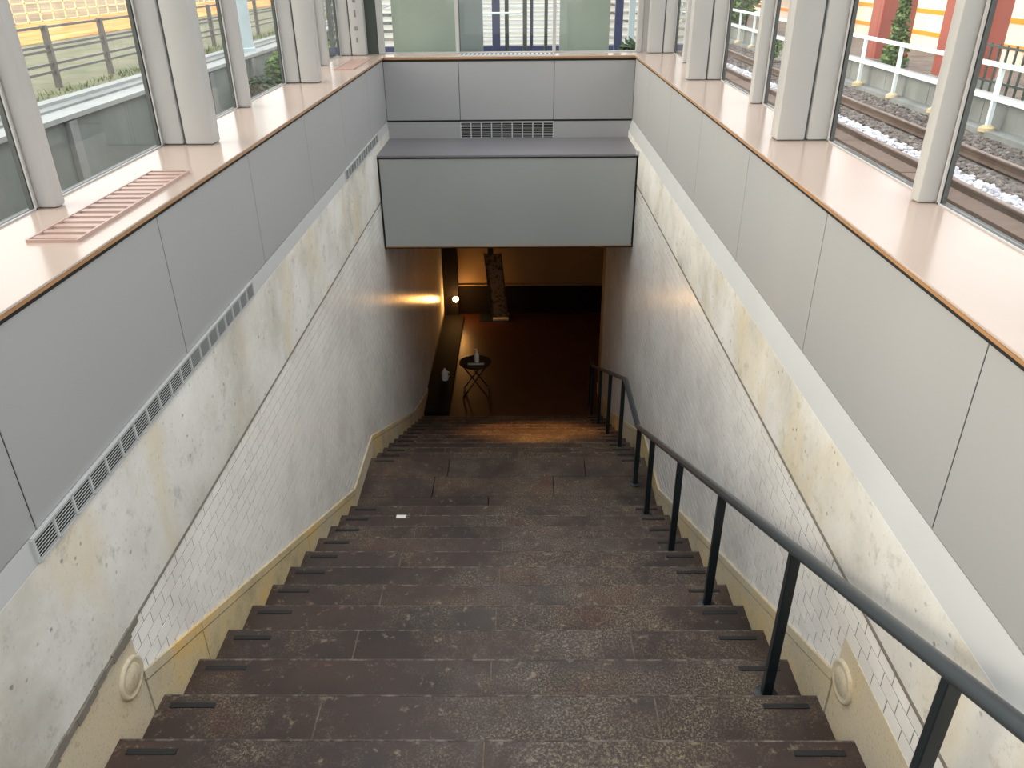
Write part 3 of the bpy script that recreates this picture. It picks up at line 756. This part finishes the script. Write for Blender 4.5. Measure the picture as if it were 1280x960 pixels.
# striped hoarding
hb = empty('striped_hoarding', (13.7, 30, -2.5), 'cream panelled hoarding with two orange stripes behind the red columns', 'hoarding')
for k in range(26): B('hoarding_panel', M['cream'], hb, 13.6, 13.7, 14+k*1.5, 14+k*1.5+1.48, -2.53, .1)
for z in (-1.46, -2.12): B('orange_stripe', M['orange'], hb, 13.57, 13.6, 14, 53, z-.065, z+.065)
# trees
def tree(name, x, y, zb, h, r, mat, label, n=900, ls=.12, cone=False, group=None):
    t = empty(name, (x, y, zb), label, 'tree', group)
    build(MB().tube([(x, y, zb), (x+.03, y, zb+h*.5), (x, y+.02, zb+h*.92)], [.06*h/2, .045*h/2, .015], 8), 'trunk', M['bark'], t)
    m = MB()
    if cone:
        for k in range(10):
            f = k/9; leaves(m, x, y, zb+.2+f*(h-.3), r*(1.05-f*.85), r*(1.05-f*.85), h*.09, n//10, ls)
    else:
        rr = random.Random(int(x*10+y))
        for k in range(9):
            leaves(m, x+rr.uniform(-.6, .6)*r, y+rr.uniform(-.6, .6)*r, zb+h*(.55+rr.uniform(-.2, .38)), r*.62, r*.62, h*.2, n//9, ls)
    f = build(m, 'foliage', mat, t); f['kind'] = 'stuff'; return t
tree('conifer', 9.1, 20.6, -2.5, 2.1, .33, M['leaf'], 'slim green conifer between the two red columns', 1400, .08, True)
tree('conifer', 9.3, 25.5, -2.5, 2.2, .45, M['leaf'], 'green conifer left of the widest red column', 1000, .1, True)
tree('leafy_tree', 10.4, 15.4, -2.5, 2.0, .8, M['leaf_dark'], 'dark leafy bush at the right edge of the view', 1800, .10)
tree('autumn_tree', 10.6, 36, -2.5, 4.5, 1.6, M['leaf_autumn'], 'orange autumn tree seen past the second right mullion', 1800, .16, group='autumn trees')
tree('autumn_tree', 10.8, 44, -2.5, 5, 2.0, M['leaf_autumn'], 'distant orange autumn tree near the far right column', 1800, .18, group='autumn trees')
tree('leafy_tree', 8.9, 34.0, -2.5, 1.5, .7, M['leaf'], 'green leafy bush beside the white railing far down the track', 1400, .1)
tree('leafy_bush', 7.12, 24.0, -2.46, .5, .28, M['leaf'], 'green bush by the tracks, left of the second right mullion', 700, .06)
gf = empty('dark_fence', (8.9, 12, -2.5), 'dark metal fence behind the white railing at the right edge', 'fence')
for k in range(26): B('picket', M['steel_green'], gf, 8.85, 8.88, 9+k*.28, 9+k*.28+.04, -2.5, -1.35)
for z in (-1.4, -2.0): B('fence_rail', M['steel_green'], gf, 8.84, 8.89, 8.9, 16.2, z-.02, z+.02)

# ---------------------------------------------------------------- outside, left
gl_ = B('ground', M['ground'], None, -6.05, GL-.07, -12, 60, -2.62, -2.53); tag(gl_, 'brown ground between the left windows and the retaining wall', kind='structure')
rw = empty('retaining_wall', (-6, 15, -2.53), 'grey green concrete retaining wall with ribs beyond the left windows', 'wall')
for k in range(24):
    ya = -2.5+k*2.6
    B('wall_panel', M['out_dark'], rw, -6.1, -5.93, ya, ya+2.585, -2.55, -1.72); B('rib', M['out_conc'], rw, -5.93, -5.86, ya+10.5-10.4-.12, ya+.30-.12, -2.55, -1.74)
B('coping', M['coping'], rw, -6.1, -5.86, -2.5, 60, -1.72, -1.66)
stp = rw
for k, (a, b_, z) in enumerate(((-6.1, -6.32, -1.69), (-6.32, -6.52, -1.66), (-6.52, -6.72, -1.62))): B('kerb_step', M['coping'] if k % 2 == 0 else M['out_conc'], stp, a, b_, -2.5, 60, -1.9, z)
gr = B('ground', M['olive'], None, -12.2, -6.72, -12, 60, -2.2, -1.64); tag(gr, 'olive grassy ground behind the left fence', kind='structure')
gr = B('ground', M['yellow'], None, -17.0, -12.2, -12, 70, -2.2, -1.62); tag(gr, 'orange and yellow leaf covered ground beyond the fence', kind='structure')
gr = B('ground', M['brownfield'], None, -70, -17.0, -12, 90, -2.2, -1.66); tag(gr, 'brown field in the far left distance', kind='structure')
gs = MB()
for i in range(1500):
    x = random.uniform(-7.2, -6.80); y = random.uniform(6, 32); h = random.uniform(.03, .09)*(1.8 if random.random() < .1 else 1); a = random.uniform(0, 6.28); b = len(gs.v); ca, sa = math.cos(a)*.012, math.sin(a)*.012
    if -7.36 < x < -7.24: x -= .2
    gs.v += [(x-ca, y-sa, -1.645), (x+ca, y+sa, -1.645), (x+random.uniform(-.06, .06), y+random.uniform(-.06, .06), -1.645+h)]; gs.f.append((b, b+1, b+2))
tag(build(gs, 'grass', M['grass'], None), 'rough green grass at the foot of the left fence', 'grass', kind='stuff')
fe = empty('metal_fence', (-7.3, 20, -1.64), 'grey three rail metal fence on the bank beyond the left windows', 'fence')
for z in (-.77, -1.03, -1.10, -1.29, -1.40): B('fence_rail', M['fence'], fe, -7.32, -7.28, 4, 44, z-.018, z+.018)
for k in range(23): B('fence_post', M['fence'], fe, -7.34, -7.26, 4.15+1.78*k-.04, 4.15+1.78*k+.04, -1.66, -.74)
nf = empty('wire_fence', (-17, 30, -1.6), 'pale yellow wire mesh fence at the back of the orange ground', 'fence')
nm = MB()
for k in range(9): nm.box(-17.02, -16.98, 10, 70, -1.6+.3*k-.02, -1.6+.3*k+.02)
for k in range(70): nm.box(-17.02, -16.98, 10+.85*k-.025, 10+.85*k+.025, -1.64, .8)
o = build(nm, 'mesh_wires', M['net'], nf); o['kind'] = 'stuff'
oc = empty('outdoor_column', (-6.25, 19.2, -1.7), 'pale blue round column standing beyond the left retaining wall', 'column')
build(MB().lathe([(.22, -1.75), (.22, -1.6), (.19, -1.58), (.19, 3.4)], -6.25, 19.2, 24), 'shaft', M['blue_col'], oc, smooth='auto')
def shrub(x, y, zb, r, h, mat, label, n):
    t = empty('shrub', (x, y, zb), label, 'shrub', None); m = MB()
    build(MB().tube([(x, y, zb), (x+.02, y, zb+h*.5)], .02, 6), 'stem', M['bark'], t); leaves(m, x, y, zb+h*.5, r, r, h*.5, n, .07)
    f = build(m, 'foliage', mat, t); f['kind'] = 'stuff'
shrub(-5.2, 18.6, -2.53, .5, .95, M['leaf'], 'green shrub in front of the pale blue outdoor column', 1300)
shrub(-5.3, 16.9, -2.53, .35, .6, M['leaf_dark'], 'small dark shrub at the foot of the left retaining wall', 700)
shrub(-5.1, 21.2, -2.53, .55, 1.1, M['leaf'], 'larger green shrub behind the pale blue outdoor column', 1300)
shrub(-4.9, 24.5, -2.53, .55, 1.2, M['leaf'], 'pale shrub seen past the second left column', 1000)

# ---------------------------------------------------------------- beyond the far glass
gp = B('ground', M['out_conc'], None, GL-.07, GR+.07, YG+.05, 60, -2.62, -1.35); tag(gp, 'concrete paving behind the far glazing', kind='structure')
for x0, x1, y, m, lab in ((-1.44, -.72, 9.62, 'frost', 'large pale green frosted panel behind the far left pane'), (.44, 1.00, 9.62, 'frost', 'pale green frosted panel behind the far right pane'), (-.68, -.42, 9.62, 'frost_dark', 'narrow grey frosted panel behind the middle pane')):
    q = empty('frosted_panel', ((x0+x1)/2, y, -1.35), lab, 'panel', 'frosted panels behind the far glass')
    B('panel_sheet', M[m], q, x0, x1, y, y+.02, -1.30, 1.6); B('panel_rail', M['white'], q, x0, x1, y-.01, y+.03, -1.35, -1.30)
for x0, x1, y, m, lab in ((-.36, -.26, 10.9, 'navy', 'navy blue steel post left of the louvres'), (-.20, -.15, 11.0, 'steel_green', 'thin dark post right beside the navy post'), (.03, .085, 10.9, 'steel_green', 'dark post in the middle of the far louvres'), (.125, .165, 11.1, 'navy', 'slim blue post right of the middle dark post'), (.285, .325, 10.2, 'steel_green', 'dark green post beside the far right mullion'), (1.20, 1.30, 10.9, 'navy', 'navy post in the far right pane'), (1.40, 1.48, 11.1, 'blue_col', 'pale blue post at the far right corner')):
    tag(B('steel_post', M[m], None, x0, x1, y, y+.08, -1.35, 2.2, bevel=.006), lab, 'post', 'posts behind the far glass')
lv = empty('louvred_screen', (0, 12.1, -1.35), 'wide screen of pale horizontal louvres behind the far glazing', 'screen')
for k in range(24):
    z = -1.0+.105*k; mb = MB().prism([(12.05, z), (12.13, z+.055), (12.135, z+.065), (12.05, z+.012)], 0, -2.7, 2.5); build(mb, 'louvre_blade', M['louvre'], lv)
for x in (-2.7, -.9, .9, 2.45): B('upright', M['steel_green'], lv, x, x+.06, 12.0, 12.16, -1.35, 1.6)
B('bottom_beam', M['navy'], lv, -2.7, 2.5, 11.95, 12.05, -1.08, -1.0)
tag(build(MB().tube([(-.52, 10.3, -.50), (.0, 10.3, -.50)], .012, 8), 'grab_bar', M['white_rail'], None), 'thin white horizontal bar in front of the far louvres', 'bar')
shrub(1.33, 10.3, -1.35, .16, .55, M['leaf_dark'], 'dark potted plant low in the far right pane', 300)
